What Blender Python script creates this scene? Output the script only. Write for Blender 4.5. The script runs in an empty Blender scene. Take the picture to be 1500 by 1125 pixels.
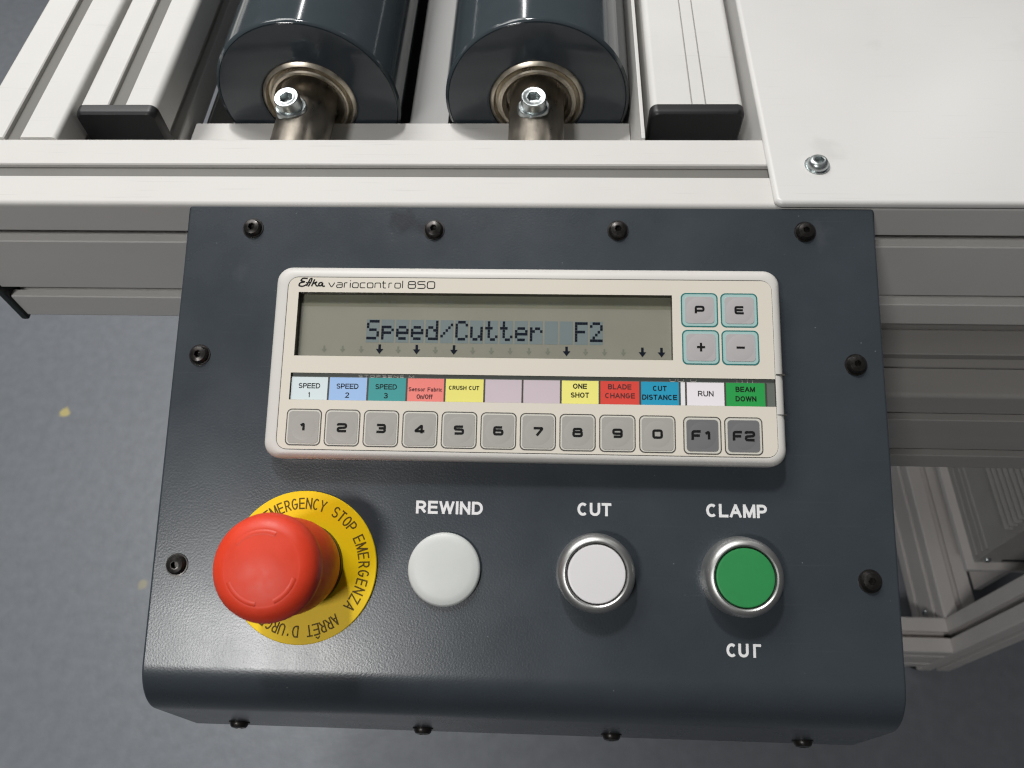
import bpy, bmesh, math, random
from mathutils import Vector, Matrix
random.seed(7)
S = 0.001                      # everything below is measured in millimetres
scene = bpy.context.scene
COL = scene.collection
R = math.radians

# ------------------------------------------------------------------ camera
Xc = (0.99900701, -0.01433684, 0.04218362)
Yc = (0.03404973, 0.85630473, -0.51534729)
Zc = (-0.02873358, 0.51627189, 0.85594259)
cam_d = bpy.data.cameras.new('camera')
cam = bpy.data.objects.new('camera', cam_d)
COL.objects.link(cam)
M = Matrix((Xc, Yc, Zc)).to_4x4()
M.translation = Vector((8.773, -224.08, 230.33)) * S
cam.matrix_world = M
cam_d.sensor_width = 36
cam_d.lens = 26.88
cam_d.clip_start = 0.01
cam_d.clip_end = 50
cam_d.dof.use_dof = True
cam_d.dof.focus_distance = 0.325
cam_d.dof.aperture_fstop = 18
scene.camera = cam

# ------------------------------------------------------------------ light
world = bpy.data.worlds.new('World')
scene.world = world
world.use_nodes = True
bg = world.node_tree.nodes['Background']
bg.inputs['Color'].default_value = (.96, 0.98, 1.0, 1)
bg.inputs['Strength'].default_value = 0.05

def lamp(name, direction, dist, power, sx, sy, col=(1, .99, .975), target=(0, -60, -20), roll=0):
    d = bpy.data.lights.new(name, 'AREA')
    d.shape = 'RECTANGLE'; d.size = sx; d.size_y = sy
    d.energy = power; d.color = col
    o = bpy.data.objects.new(name, d)
    COL.objects.link(o)
    v = Vector(direction).normalized()
    o.location = Vector(target) * S + v * dist
    q = v.to_track_quat('Z', 'Y')
    o.rotation_euler = (q.to_matrix().to_4x4() @ Matrix.Rotation(roll, 4, 'Z')).to_euler()
    return o
lamp('ceiling_lamp_far', (-.14, .42, .9), 2.0, 19, .14, .18)
lamp('ceiling_lamp_near', (-.34, -.485, .81), 2.2, 18, .50, .13, target=(-70, -165, -60))
lamp('ceiling_lamp_overhead', (-.62, .75, 1.2), 2.8, 36, 1.4, .9)
lamp('ceiling_tube_distant', (-.155, .83, .53), 5.0, 14, .10, 1.4, target=(-50, 95, 25))
lamp('ceiling_tube_distant_left', (-.62, .72, .50), 5.0, 9, .10, 1.4, target=(-50, 95, 25))
lamp('ceiling_tube_distant_right', (.55, .75, .50), 5.0, 9, .10, 1.4, target=(-50, 95, 25))

scene.view_settings.view_transform = 'Standard'
scene.view_settings.look = 'None'
scene.view_settings.exposure = 0.0
scene.view_settings.gamma = 1.0
scene.cycles.filter_width = 1.2
scene.render.resolution_x = 1024
scene.render.resolution_y = 768

# ------------------------------------------------------------------ materials
def lin(c):
    c = c / 255.
    return c / 12.92 if c <= .04045 else ((c + .055) / 1.055) ** 2.4
def rgb(r, g, b, k=1.0):
    return (lin(r) * k, lin(g) * k, lin(b) * k, 1)

def mat(name, col, rough=.5, metal=0., spec=.5, noise=0., nscale=40., bump=0., bscale=800., bdist=.05,
        rvar=0., stretch=(1, 1, 1), specks=0., speck_col=(.5, .5, .5, 1), coat=0., sss=0., stains=(), scratch=0., scratch_col=(.5, .5, .5, 1)):
    m = bpy.data.materials.new(name)
    m.use_nodes = True
    nt = m.node_tree; N = nt.nodes; L = nt.links
    p = N['Principled BSDF']
    p.inputs['Base Color'].default_value = col
    p.inputs['Roughness'].default_value = rough
    p.inputs['Metallic'].default_value = metal
    p.inputs['Specular IOR Level'].default_value = spec
    p.inputs['Coat Weight'].default_value = coat
    if sss:
        p.inputs['Subsurface Weight'].default_value = sss
        p.inputs['Subsurface Radius'].default_value = (.002, .0008, .0005)
        p.inputs['Subsurface Scale'].default_value = 1
    tc = N.new('ShaderNodeTexCoord')
    mp = N.new('ShaderNodeMapping'); mp.inputs['Scale'].default_value = stretch
    L.new(tc.outputs['Object'], mp.inputs['Vector'])
    out = None
    if noise or rvar:
        n = N.new('ShaderNodeTexNoise'); n.inputs['Scale'].default_value = nscale
        n.inputs['Detail'].default_value = 6; n.inputs['Roughness'].default_value = .6
        L.new(mp.outputs['Vector'], n.inputs['Vector'])
        if noise:
            r = N.new('ShaderNodeMapRange')
            r.inputs['From Min'].default_value = .25; r.inputs['From Max'].default_value = .75
            r.inputs['To Min'].default_value = 1 - noise; r.inputs['To Max'].default_value = 1 + noise
            L.new(n.outputs['Fac'], r.inputs['Value'])
            h = N.new('ShaderNodeVectorMath'); h.operation = 'SCALE'
            h.inputs[0].default_value = col[:3]
            L.new(r.outputs['Result'], h.inputs['Scale'])
            out = h.outputs['Vector']
        if rvar:
            r2 = N.new('ShaderNodeMapRange')
            r2.inputs['From Min'].default_value = .3; r2.inputs['From Max'].default_value = .7
            r2.inputs['To Min'].default_value = max(.03, rough - rvar); r2.inputs['To Max'].default_value = rough + rvar
            L.new(n.outputs['Fac'], r2.inputs['Value'])
            L.new(r2.outputs['Result'], p.inputs['Roughness'])
    if specks:
        v = N.new('ShaderNodeTexVoronoi'); v.inputs['Scale'].default_value = 190
        L.new(tc.outputs['Object'], v.inputs['Vector'])
        c1 = N.new('ShaderNodeMath'); c1.operation = 'LESS_THAN'; c1.inputs[1].default_value = .04
        L.new(v.outputs['Distance'], c1.inputs[0])
        sp = N.new('ShaderNodeSeparateColor'); L.new(v.outputs['Color'], sp.inputs[0])
        c2 = N.new('ShaderNodeMath'); c2.operation = 'GREATER_THAN'; c2.inputs[1].default_value = specks
        L.new(sp.outputs[0], c2.inputs[0])
        c = N.new('ShaderNodeMath'); c.operation = 'MULTIPLY'
        L.new(c1.outputs[0], c.inputs[0]); L.new(c2.outputs[0], c.inputs[1])
        mx = N.new('ShaderNodeMix'); mx.data_type = 'RGBA'
        L.new(c.outputs[0], mx.inputs['Factor'])
        if out: L.new(out, mx.inputs['A'])
        else: mx.inputs['A'].default_value = col
        mx.inputs['B'].default_value = speck_col
        out = mx.outputs['Result']
    if scratch:                       # fine rubbed scratches, two crossing directions
        fac = None
        for rot, sc in ((R(24), (30, 900, 30)), (R(-58), (26, 1200, 26))):
            m2 = N.new('ShaderNodeMapping'); m2.inputs['Rotation'].default_value = (0, 0, rot); m2.inputs['Scale'].default_value = sc
            L.new(tc.outputs['Object'], m2.inputs['Vector'])
            ns = N.new('ShaderNodeTexNoise'); ns.inputs['Scale'].default_value = 1; ns.inputs['Detail'].default_value = 1
            L.new(m2.outputs['Vector'], ns.inputs['Vector'])
            rr = N.new('ShaderNodeMapRange'); rr.inputs['From Min'].default_value = .70; rr.inputs['From Max'].default_value = .78
            rr.inputs['To Min'].default_value = 0; rr.inputs['To Max'].default_value = scratch
            L.new(ns.outputs['Fac'], rr.inputs['Value'])
            if fac is None: fac = rr.outputs['Result']
            else:
                mm = N.new('ShaderNodeMath'); mm.operation = 'MAXIMUM'
                L.new(fac, mm.inputs[0]); L.new(rr.outputs['Result'], mm.inputs[1]); fac = mm.outputs[0]
        mx = N.new('ShaderNodeMix'); mx.data_type = 'RGBA'
        L.new(fac, mx.inputs['Factor'])
        if out: L.new(out, mx.inputs['A'])
        else: mx.inputs['A'].default_value = col
        mx.inputs['B'].default_value = scratch_col
        out = mx.outputs['Result']
    for (sx, sy, sr, sk, sc_) in stains:      # greasy marks with an uneven outline: x, y, radius (mm), strength, colour
        ns = N.new('ShaderNodeTexNoise'); ns.inputs['Scale'].default_value = 160; ns.inputs['Detail'].default_value = 4
        L.new(tc.outputs['Object'], ns.inputs['Vector'])
        ad = N.new('ShaderNodeVectorMath'); ad.operation = 'MULTIPLY_ADD'
        L.new(ns.outputs['Color'], ad.inputs[0]); k_ = sr * S * 2.2
        ad.inputs[1].default_value = (k_, k_, 0); L.new(tc.outputs['Object'], ad.inputs[2])
        ds = N.new('ShaderNodeVectorMath'); ds.operation = 'DISTANCE'
        ds.inputs[1].default_value = (sx * S + k_ / 2, sy * S + k_ / 2, 0)
        L.new(ad.outputs[0], ds.inputs[0])
        rr = N.new('ShaderNodeMapRange'); rr.inputs['From Min'].default_value = sr * S; rr.inputs['From Max'].default_value = sr * S * .35
        rr.inputs['To Min'].default_value = 0; rr.inputs['To Max'].default_value = sk
        L.new(ds.outputs['Value'], rr.inputs['Value'])
        mx = N.new('ShaderNodeMix'); mx.data_type = 'RGBA'
        L.new(rr.outputs['Result'], mx.inputs['Factor'])
        if out: L.new(out, mx.inputs['A'])
        else: mx.inputs['A'].default_value = col
        mx.inputs['B'].default_value = sc_
        out = mx.outputs['Result']
    if out: L.new(out, p.inputs['Base Color'])
    if bump:
        n2 = N.new('ShaderNodeTexNoise'); n2.inputs['Scale'].default_value = bscale
        n2.inputs['Detail'].default_value = 3
        L.new(mp.outputs['Vector'], n2.inputs['Vector'])
        b = N.new('ShaderNodeBump'); b.inputs['Strength'].default_value = bump
        b.inputs['Distance'].default_value = bdist * S
        L.new(n2.outputs['Fac'], b.inputs['Height'])
        L.new(b.outputs['Normal'], p.inputs['Normal'])
    return m

M_alu = mat('anodised_aluminium', (.62, .605, .58, 1), .55, 0., .4, noise=.05, nscale=14, bump=.12, bscale=900, bdist=.03, rvar=.06, specks=.95, speck_col=(.25, .23, .20, 1), scratch=.35, scratch_col=(.44, .43, .41, 1))
M_alu_y = mat('anodised_aluminium_lengthwise', (.62, .61, .585, 1), .55, 0., .4, noise=.05, nscale=14, bump=.12, bscale=900, bdist=.03, rvar=.06, specks=.95, speck_col=(.25, .23, .20, 1), scratch=.35, scratch_col=(.44, .43, .41, 1))
M_alu_dark = mat('shaded_aluminium', (.31, .295, .28, 1), .5, 0., .4, noise=.10, nscale=18, bump=.2, bscale=1100, bdist=.05, stretch=(.15, 1, 1))  # same aluminium, colour darkened for the shade below the front rail
M_alu_low = mat('lower_frame_aluminium', (.62, .59, .57, 1), .55, 0., .4, noise=.10, nscale=9, stretch=(1, .3, 1))
M_sheet = mat('galvanised_sheet', (.20, .20, .195, 1), .42, .2, .5, noise=.12, nscale=60, rvar=.08)
M_sheet2 = mat('rolled_aluminium_sheet', (.30, .298, .292, 1), .42, .1, .5, noise=.08, nscale=40, rvar=.06, stretch=(1, .2, 1))
M_white = mat('white_cover_paint', (.66, .65, .63, 1), .38, 0., .45, noise=.03, nscale=7, bump=.1, bscale=500, bdist=.04, rvar=.06, specks=.97, speck_col=(.3, .28, .25, 1), scratch=.30, scratch_col=(.52, .51, .49, 1),
              stains=((-225, -130, 9, .25, (.45, .44, .42, 1)), (-120, -60, 14, .12, (.45, .44, .42, 1)), (-190, -60, 5, .2, (.45, .44, .42, 1))))
M_console = mat('slate_powder_coat', (.039, .048, .057, 1), .275, 0., .6, noise=.10, nscale=22, bump=.7, bscale=1300, bdist=.05,
                rvar=.035, specks=.62, speck_col=(.15, .165, .17, 1), scratch=.12, scratch_col=(.09, .10, .11, 1),
                stains=((-50, -6, 7, .75, (.018, .020, .026, 1)), (-42, -9, 5, .7, (.018, .020, .026, 1)), (-116, -30, 4, .3, (.07, .08, .09, 1)), (118, -12, 6, .35, (.075, .08, .085, 1))))
M_black_steel = mat('blackened_steel', (.030, .027, .025, 1), .32, .6, .5, noise=.3, nscale=300, rvar=.12)
M_blackpl = mat('black_plastic', (.012, .012, .013, 1), .45, 0., .45, noise=.15, nscale=90, bump=.2, bscale=1500, bdist=.03)
M_zinc = mat('zinc_plated_steel', (.50, .54, .54, 1), .34, .95, .5, noise=.2, nscale=260, bump=.3, bscale=700, bdist=.12, rvar=.1)
M_steel = mat('dark_oily_steel', (.24, .215, .18, 1), .36, .9, .5, noise=.35, nscale=130, bump=.3, bscale=600, bdist=.1, rvar=.12, stretch=(1, .4, 1))
M_brass = mat('passivated_bearing_steel', (.60, .54, .44, 1), .34, .9, .5, noise=.25, nscale=150, rvar=.1)
M_tube = mat('roller_grey_pvc', (.044, .056, .064, 1), .11, 0., .5, noise=.06, nscale=50, rvar=.04)
M_rend = mat('roller_end_plastic', (.034, .042, .050, 1), .14, 0., .5, noise=.1, nscale=60, rvar=.05)
M_red = mat('red_plastic', (.72, .052, .018, 1), .46, 0., .4, noise=.07, nscale=90, rvar=.12, bump=.15, bscale=700, bdist=.05, sss=.15)
M_yellow = mat('yellow_legend_plate', (.94, .64, .003, 1), .5, 0., .25, noise=.03, nscale=90)
M_print = mat('black_print', (.008, .008, .008, 1), .6, 0., .15)
M_brown = mat('faded_print_on_yellow', (.12, .080, .015, 1), .6, 0., .15)
M_wprint = mat('white_vinyl_print', (.80, .80, .80, 1), .45)
M_chrome = mat('satin_nickel', (.50, .50, .49, 1), .40, .9, .5, noise=.04, nscale=120, rvar=.04)
M_capw = mat('white_button_plastic', (.72, .70, .71, 1), .35, 0., .45, noise=.02)
M_capg = mat('green_button_plastic', (.030, .25, .075, 1), .38, 0., .45, noise=.06, nscale=60)
M_caps = mat('pale_grey_button_plastic', (.60, .62, .60, 1), .42, 0., .45, noise=.03, nscale=90)
M_case = mat('cream_case_plastic', (.64, .62, .585, 1), .42, 0., .45, noise=.02, nscale=30)
M_face = mat('cream_membrane', (.70, .655, .565, 1), .40, 0., .4, noise=.02, nscale=30)
M_line = mat('grey_printed_line', (.055, .05, .042, 1), .5)
M_key = mat('grey_membrane_key', (.38, .37, .34, 1), .38, 0., .4, noise=.03, nscale=60)
M_keyrim = mat('pale_key_border', (.62, .60, .54, 1), .4)
M_keydk = mat('dark_grey_membrane_key', (.165, .165, .168, 1), .38, 0., .4, noise=.03, nscale=60)
M_teal = mat('teal_printed_line', (.012, .15, .145, 1), .45)
M_tealrim = mat('pale_teal_key_border', (.36, .53, .51, 1), .4)
M_keyp = mat('pinkish_grey_membrane_key', (.44, .42, .42, 1), .38, 0., .4)
M_lcd = mat('lcd_background', (.275, .27, .235, 1), .5, 0., .4, noise=.10, nscale=26)
M_lcdtop = mat('lcd_reflection_band', (.205, .205, .160, 1), .5, 0., .4, noise=.14, nscale=45)  # reflection across the top of the display, put into the colour
M_lcdcell = mat('lcd_character_cell', (.180, .225, .250, 1), .5)
M_lcddot = mat('lcd_lit_dot', (.006, .010, .022, 1), .6, 0., .1)
M_lcdghost = mat('lcd_ghost_segment', (.190, .200, .170, 1), .5)
M_well = mat('dark_recess_plastic', (.085, .078, .060, 1), .4)
M_slot = mat('green_grey_slot', (.13, .145, .13, 1), .4)
M_rubber = mat('black_rubber', (.012, .011, .011, 1), .7)
M_blkend = mat('black_end_plate', (.012, .018, .018, 1), .5)
M_drive = mat('drive_housing_grey', (.36, .35, .335, 1), .5, 0., .4, noise=.06)

def mat_window():
    m = bpy.data.materials.new('clear_display_window'); m.use_nodes = True
    nt = m.node_tree; N = nt.nodes; L = nt.links
    for n in list(N):
        if n.type != 'OUTPUT_MATERIAL': N.remove(n)
    o = N['Material Output']
    t = N.new('ShaderNodeBsdfTransparent'); t.inputs[0].default_value = (.97, .97, .95, 1)
    g = N.new('ShaderNodeBsdfGlossy'); g.inputs['Roughness'].default_value = .08
    mx = N.new('ShaderNodeMixShader'); mx.inputs[0].default_value = .018
    L.new(t.outputs[0], mx.inputs[1]); L.new(g.outputs[0], mx.inputs[2])
    L.new(mx.outputs[0], o.inputs['Surface'])
    return m
M_window = mat_window()

def mat_floor():
    m = bpy.data.materials.new('painted_concrete_floor'); m.use_nodes = True
    nt = m.node_tree; N = nt.nodes; L = nt.links
    p = N['Principled BSDF']
    tc = N.new('ShaderNodeTexCoord')
    n = N.new('ShaderNodeTexNoise'); n.inputs['Scale'].default_value = 2.4; n.inputs['Detail'].default_value = 7
    n2 = N.new('ShaderNodeTexNoise'); n2.inputs['Scale'].default_value = 60; n2.inputs['Detail'].default_value = 4
    L.new(tc.outputs['Object'], n.inputs['Vector']); L.new(tc.outputs['Object'], n2.inputs['Vector'])
    r = N.new('ShaderNodeValToRGB')
    r.color_ramp.elements[0].position = .3; r.color_ramp.elements[0].color = (.195, .210, .232, 1)
    r.color_ramp.elements[1].position = .7; r.color_ramp.elements[1].color = (.212, .226, .248, 1)
    L.new(n.outputs['Fac'], r.inputs['Fac'])
    mr = N.new('ShaderNodeMapRange'); mr.inputs['From Min'].default_value = .3; mr.inputs['From Max'].default_value = .7
    mr.inputs['To Min'].default_value = .93; mr.inputs['To Max'].default_value = 1.07
    L.new(n2.outputs['Fac'], mr.inputs['Value'])
    sc = N.new('ShaderNodeVectorMath'); sc.operation = 'SCALE'
    L.new(r.outputs['Color'], sc.inputs[0]); L.new(mr.outputs['Result'], sc.inputs['Scale'])
    cur = sc.outputs['Vector']
    for (x, y, rad, c) in ((-.745, .345, .010, (.55, .47, .20, 1)), (-.540, .074, .009, (.34, .32, .24, 1)),):
        d = N.new('ShaderNodeVectorMath'); d.operation = 'DISTANCE'
        d.inputs[1].default_value = (x, y, 0)
        ad = N.new('ShaderNodeVectorMath'); ad.operation = 'MULTIPLY_ADD'
        L.new(n2.outputs['Color'], ad.inputs[0]); ad.inputs[1].default_value = (.012, .012, 0)
        L.new(tc.outputs['Object'], ad.inputs[2])
        L.new(ad.outputs[0], d.inputs[0])
        q = N.new('ShaderNodeMapRange'); q.inputs['From Min'].default_value = rad; q.inputs['From Max'].default_value = rad * .6
        q.inputs['To Min'].default_value = 0; q.inputs['To Max'].default_value = 1
        L.new(d.outputs['Value'], q.inputs['Value'])
        mx = N.new('ShaderNodeMix'); mx.data_type = 'RGBA'
        L.new(q.outputs['Result'], mx.inputs['Factor']); L.new(cur, mx.inputs['A']); mx.inputs['B'].default_value = c
        cur = mx.outputs['Result']
    L.new(cur, p.inputs['Base Color'])
    p.inputs['Roughness'].default_value = .38
    b = N.new('ShaderNodeBump'); b.inputs['Strength'].default_value = .25; b.inputs['Distance'].default_value = .002
    L.new(n2.outputs['Fac'], b.inputs['Height']); L.new(b.outputs['Normal'], p.inputs['Normal'])
    return m
M_floor = mat_floor()

# ------------------------------------------------------------------ object helpers
def link(name, bm, mats, parent=None, origin=(0, 0, 0), smooth=35, recalc=True):
    """bm in mm, in the coordinates of `parent` (or world); origin = the part's own origin in mm"""
    if recalc: bmesh.ops.recalc_face_normals(bm, faces=bm.faces)
    o = Vector(origin)
    for v in bm.verts: v.co = (v.co - o) * S
    me = bpy.data.meshes.new(name); bm.to_mesh(me); bm.free()
    if not isinstance(mats, (list, tuple)): mats = [mats]
    for m in mats: me.materials.append(m)
    if smooth:
        me.polygons.foreach_set('use_smooth', [True] * len(me.polygons))
        me.set_sharp_from_angle(angle=R(smooth))
    ob = bpy.data.objects.new(name, me); COL.objects.link(ob)
    ob.location = o * S
    if smooth:
        wn = ob.modifiers.new('weighted_normals', 'WEIGHTED_NORMAL'); wn.weight = 100; wn.keep_sharp = True
    if parent: ob.parent = parent
    return ob
def root(name, label, cat, loc=(0, 0, 0), rot=(0, 0, 0), group=None):
    o = bpy.data.objects.new(name, None); COL.objects.link(o)
    o.empty_display_size = .02
    o.location = Vector(loc) * S; o.rotation_euler = rot
    o['label'] = label; o['category'] = cat
    if group: o['group'] = group
    return o
def lab(o, s): o['label'] = s; return o

def box(bm, x0, x1, y0, y1, z0, z1, bev=0, mi=0, seg=2):
    vs = [bm.verts.new((x, y, z)) for z in (z0, z1) for y in (y0, y1) for x in (x0, x1)]
    fs = [bm.faces.new([vs[i] for i in q]) for q in ((0, 2, 3, 1), (4, 5, 7, 6), (0, 1, 5, 4), (2, 6, 7, 3), (0, 4, 6, 2), (1, 3, 7, 5))]
    for f in fs: f.material_index = mi
    if bev:
        es = list({e for f in fs for e in f.edges})
        r = bmesh.ops.bevel(bm, geom=es, offset=bev, segments=seg, affect='EDGES', profile=.5, clamp_overlap=True)
        for f in r['faces']: f.material_index = mi
    return vs

def extrude_poly(bm, pts, fn, a, b, mi=0):
    """pts 2-D outline; fn(u,v,t) -> 3-D; from t=a to t=b"""
    A = [bm.verts.new(fn(u, v, a)) for u, v in pts]
    B = [bm.verts.new(fn(u, v, b)) for u, v in pts]
    n = len(pts)
    fs = [bm.faces.new((A[i], A[(i + 1) % n], B[(i + 1) % n], B[i])) for i in range(n)]
    fs.append(bm.faces.new(A[::-1])); fs.append(bm.faces.new(B))
    for f in fs: f.material_index = mi
    return fs

def alu_outline(w, h, r=2.2, slot=8., depth=7., faces=(1, 1, 1, 1), lip=4.0):
    """T-slot profile cross-section, corner at (0,0) to (w,h); faces bottom,right,top,left"""
    pts = []
    def side(p0, p1, on):
        d = Vector((p1[0] - p0[0], p1[1] - p0[1])); L = d.length; d /= L
        n = Vector((-d.y, d.x))                    # inward for ccw
        p0 = Vector(p0)
        if on:
            k = max(1, int(round(L / 40)))
            for i in range(k):
                c = L * (i + .5) / k
                for (s, e) in ((-slot / 2 - .5, 0), (-slot / 2, .5), (-slot / 2, lip), (-slot / 2 - 3.5, lip + .2), (-slot / 2 - 3.5, depth * .6), (-2.5, depth),
                               (2.5, depth), (slot / 2 + 3.5, depth * .6), (slot / 2 + 3.5, lip + .2), (slot / 2, lip), (slot / 2, .5), (slot / 2 + .5, 0)):
                    q = p0 + d * (c + s) + n * e
                    pts.append((q.x, q.y))
    def corner(cx, cy, a0):
        for i in range(6):
            a = a0 + R(90) * i / 5
            pts.append((cx + r * math.cos(a), cy + r * math.sin(a)))
    corner(r, r, R(180)); side((0, 0), (w, 0), faces[0])
    corner(w - r, r, R(270)); side((w, 0), (w, h), faces[1])
    corner(w - r, h - r, 0); side((w, h), (0, h), faces[2])
    corner(r, h - r, R(90)); side((0, h), (0, 0), faces[3])
    return pts

def lathe(bm, prof, c=(0, 0, 0), seg=48, axis='z', mi=0, close=True):
    """prof [(r, z, mi?)]; around local z through c"""
    rings = []
    for p in prof:
        r, z = p[0], p[1]
        if r < 1e-6: rings.append([bm.verts.new((0, 0, z))])
        else: rings.append([bm.verts.new((r * math.cos(2 * math.pi * i / seg), r * math.sin(2 * math.pi * i / seg), z)) for i in range(seg)])
    fs = []
    for k in range(len(rings) - 1):
        a, b = rings[k], rings[k + 1]
        m = prof[k + 1][2] if len(prof[k + 1]) > 2 else mi
        for i in range(seg):
            j = (i + 1) % seg
            if len(a) == 1 and len(b) == 1: continue
            if len(a) == 1: f = bm.faces.new((a[0], b[i], b[j]))
            elif len(b) == 1: f = bm.faces.new((a[i], a[j], b[0]))
            else: f = bm.faces.new((a[i], a[j], b[j], b[i]))
            f.material_index = m; fs.append(f)
    vs = [v for r in rings for v in r]
    for v in vs:
        x, y, z = v.co
        if axis == 'y': x, y, z = x, -z, y           # prof height runs towards -y
        v.co = Vector((x, y, z)) + Vector(c)
    return vs

def screw_head(bm, r, h, hexr, hd, c=(0, 0, 0), seg=24, dome=True, mi=0, mhex=0, axis=None):
    """round head with a hexagon socket, along +z"""
    def ring(rr, z): return [Vector((rr * math.cos(2 * math.pi * i / seg), rr * math.sin(2 * math.pi * i / seg), z)) for i in range(seg)]
    def hexa(rr, z):
        out = []
        for i in range(seg):
            a = 2 * math.pi * i / seg
            k = math.cos(R(30)) / math.cos(((a + R(0)) % R(60)) - R(30))
            out.append(Vector((rr * k * math.cos(a), rr * k * math.sin(a), z)))
        return out
    if dome: rings = [ring(r, 0), ring(r, h * .25), ring(r * .93, h * .6), ring(r * .78, h * .88), ring(hexr * 1.35, h), hexa(hexr * 1.06, h), hexa(hexr, h * .93), hexa(hexr, h - hd)]
    else: rings = [ring(r, 0), ring(r, h * .9), ring(r * .93, h), ring(hexr * 1.4, h), ring(hexr * 1.28, h - .25), hexa(hexr * 1.04, h - .3), hexa(hexr, h - hd)]
    V = [[bm.verts.new(p) for p in rg] for rg in rings]
    allv = [v for r_ in V for v in r_]
    for k in range(len(V) - 1):
        for i in range(seg):
            j = (i + 1) % seg
            f = bm.faces.new((V[k][i], V[k][j], V[k + 1][j], V[k + 1][i])); f.material_index = mhex if k >= len(V) - 2 else mi
    f = bm.faces.new(V[-1]); f.material_index = mhex
    f = bm.faces.new(V[0][::-1]); f.material_index = mi
    if axis is not None:
        q = Vector(axis).normalized().to_track_quat('Z', 'Y').to_matrix()
        for v in allv: v.co = q @ v.co
    for v in allv: v.co += Vector(c)
    return allv

def rrect(x0, x1, y0, y1, r, seg=6):
    out = []
    for cx, cy, a0 in ((x1 - r, y1 - r, 0), (x0 + r, y1 - r, 90), (x0 + r, y0 + r, 180), (x1 - r, y0 + r, 270)):
        for i in range(seg + 1):
            a = R(a0 + 90 * i / seg)
            out.append((cx + r * math.cos(a), cy + r * math.sin(a)))
    return out
def slab(bm, outline, z0, z1, mi=0, bev=0):
    fs = extrude_poly(bm, outline, lambda u, v, t: (u, v, t), z0, z1, mi)
    if bev:
        top = fs[-1]
        r = bmesh.ops.bevel(bm, geom=list(top.edges), offset=bev, segments=4, affect='EDGES', profile=.5)
        for f in r['faces']: f.material_index = mi
def frame_ring(bm, outer, inner, z, mi=0):
    """flat ring between two outlines of equal count"""
    A = [bm.verts.new((u, v, z)) for u, v in outer]; B = [bm.verts.new((u, v, z)) for u, v in inner]
    n = len(A)
    for i in range(n):
        f = bm.faces.new((A[i], A[(i + 1) % n], B[(i + 1) % n], B[i])); f.material_index = mi

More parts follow.
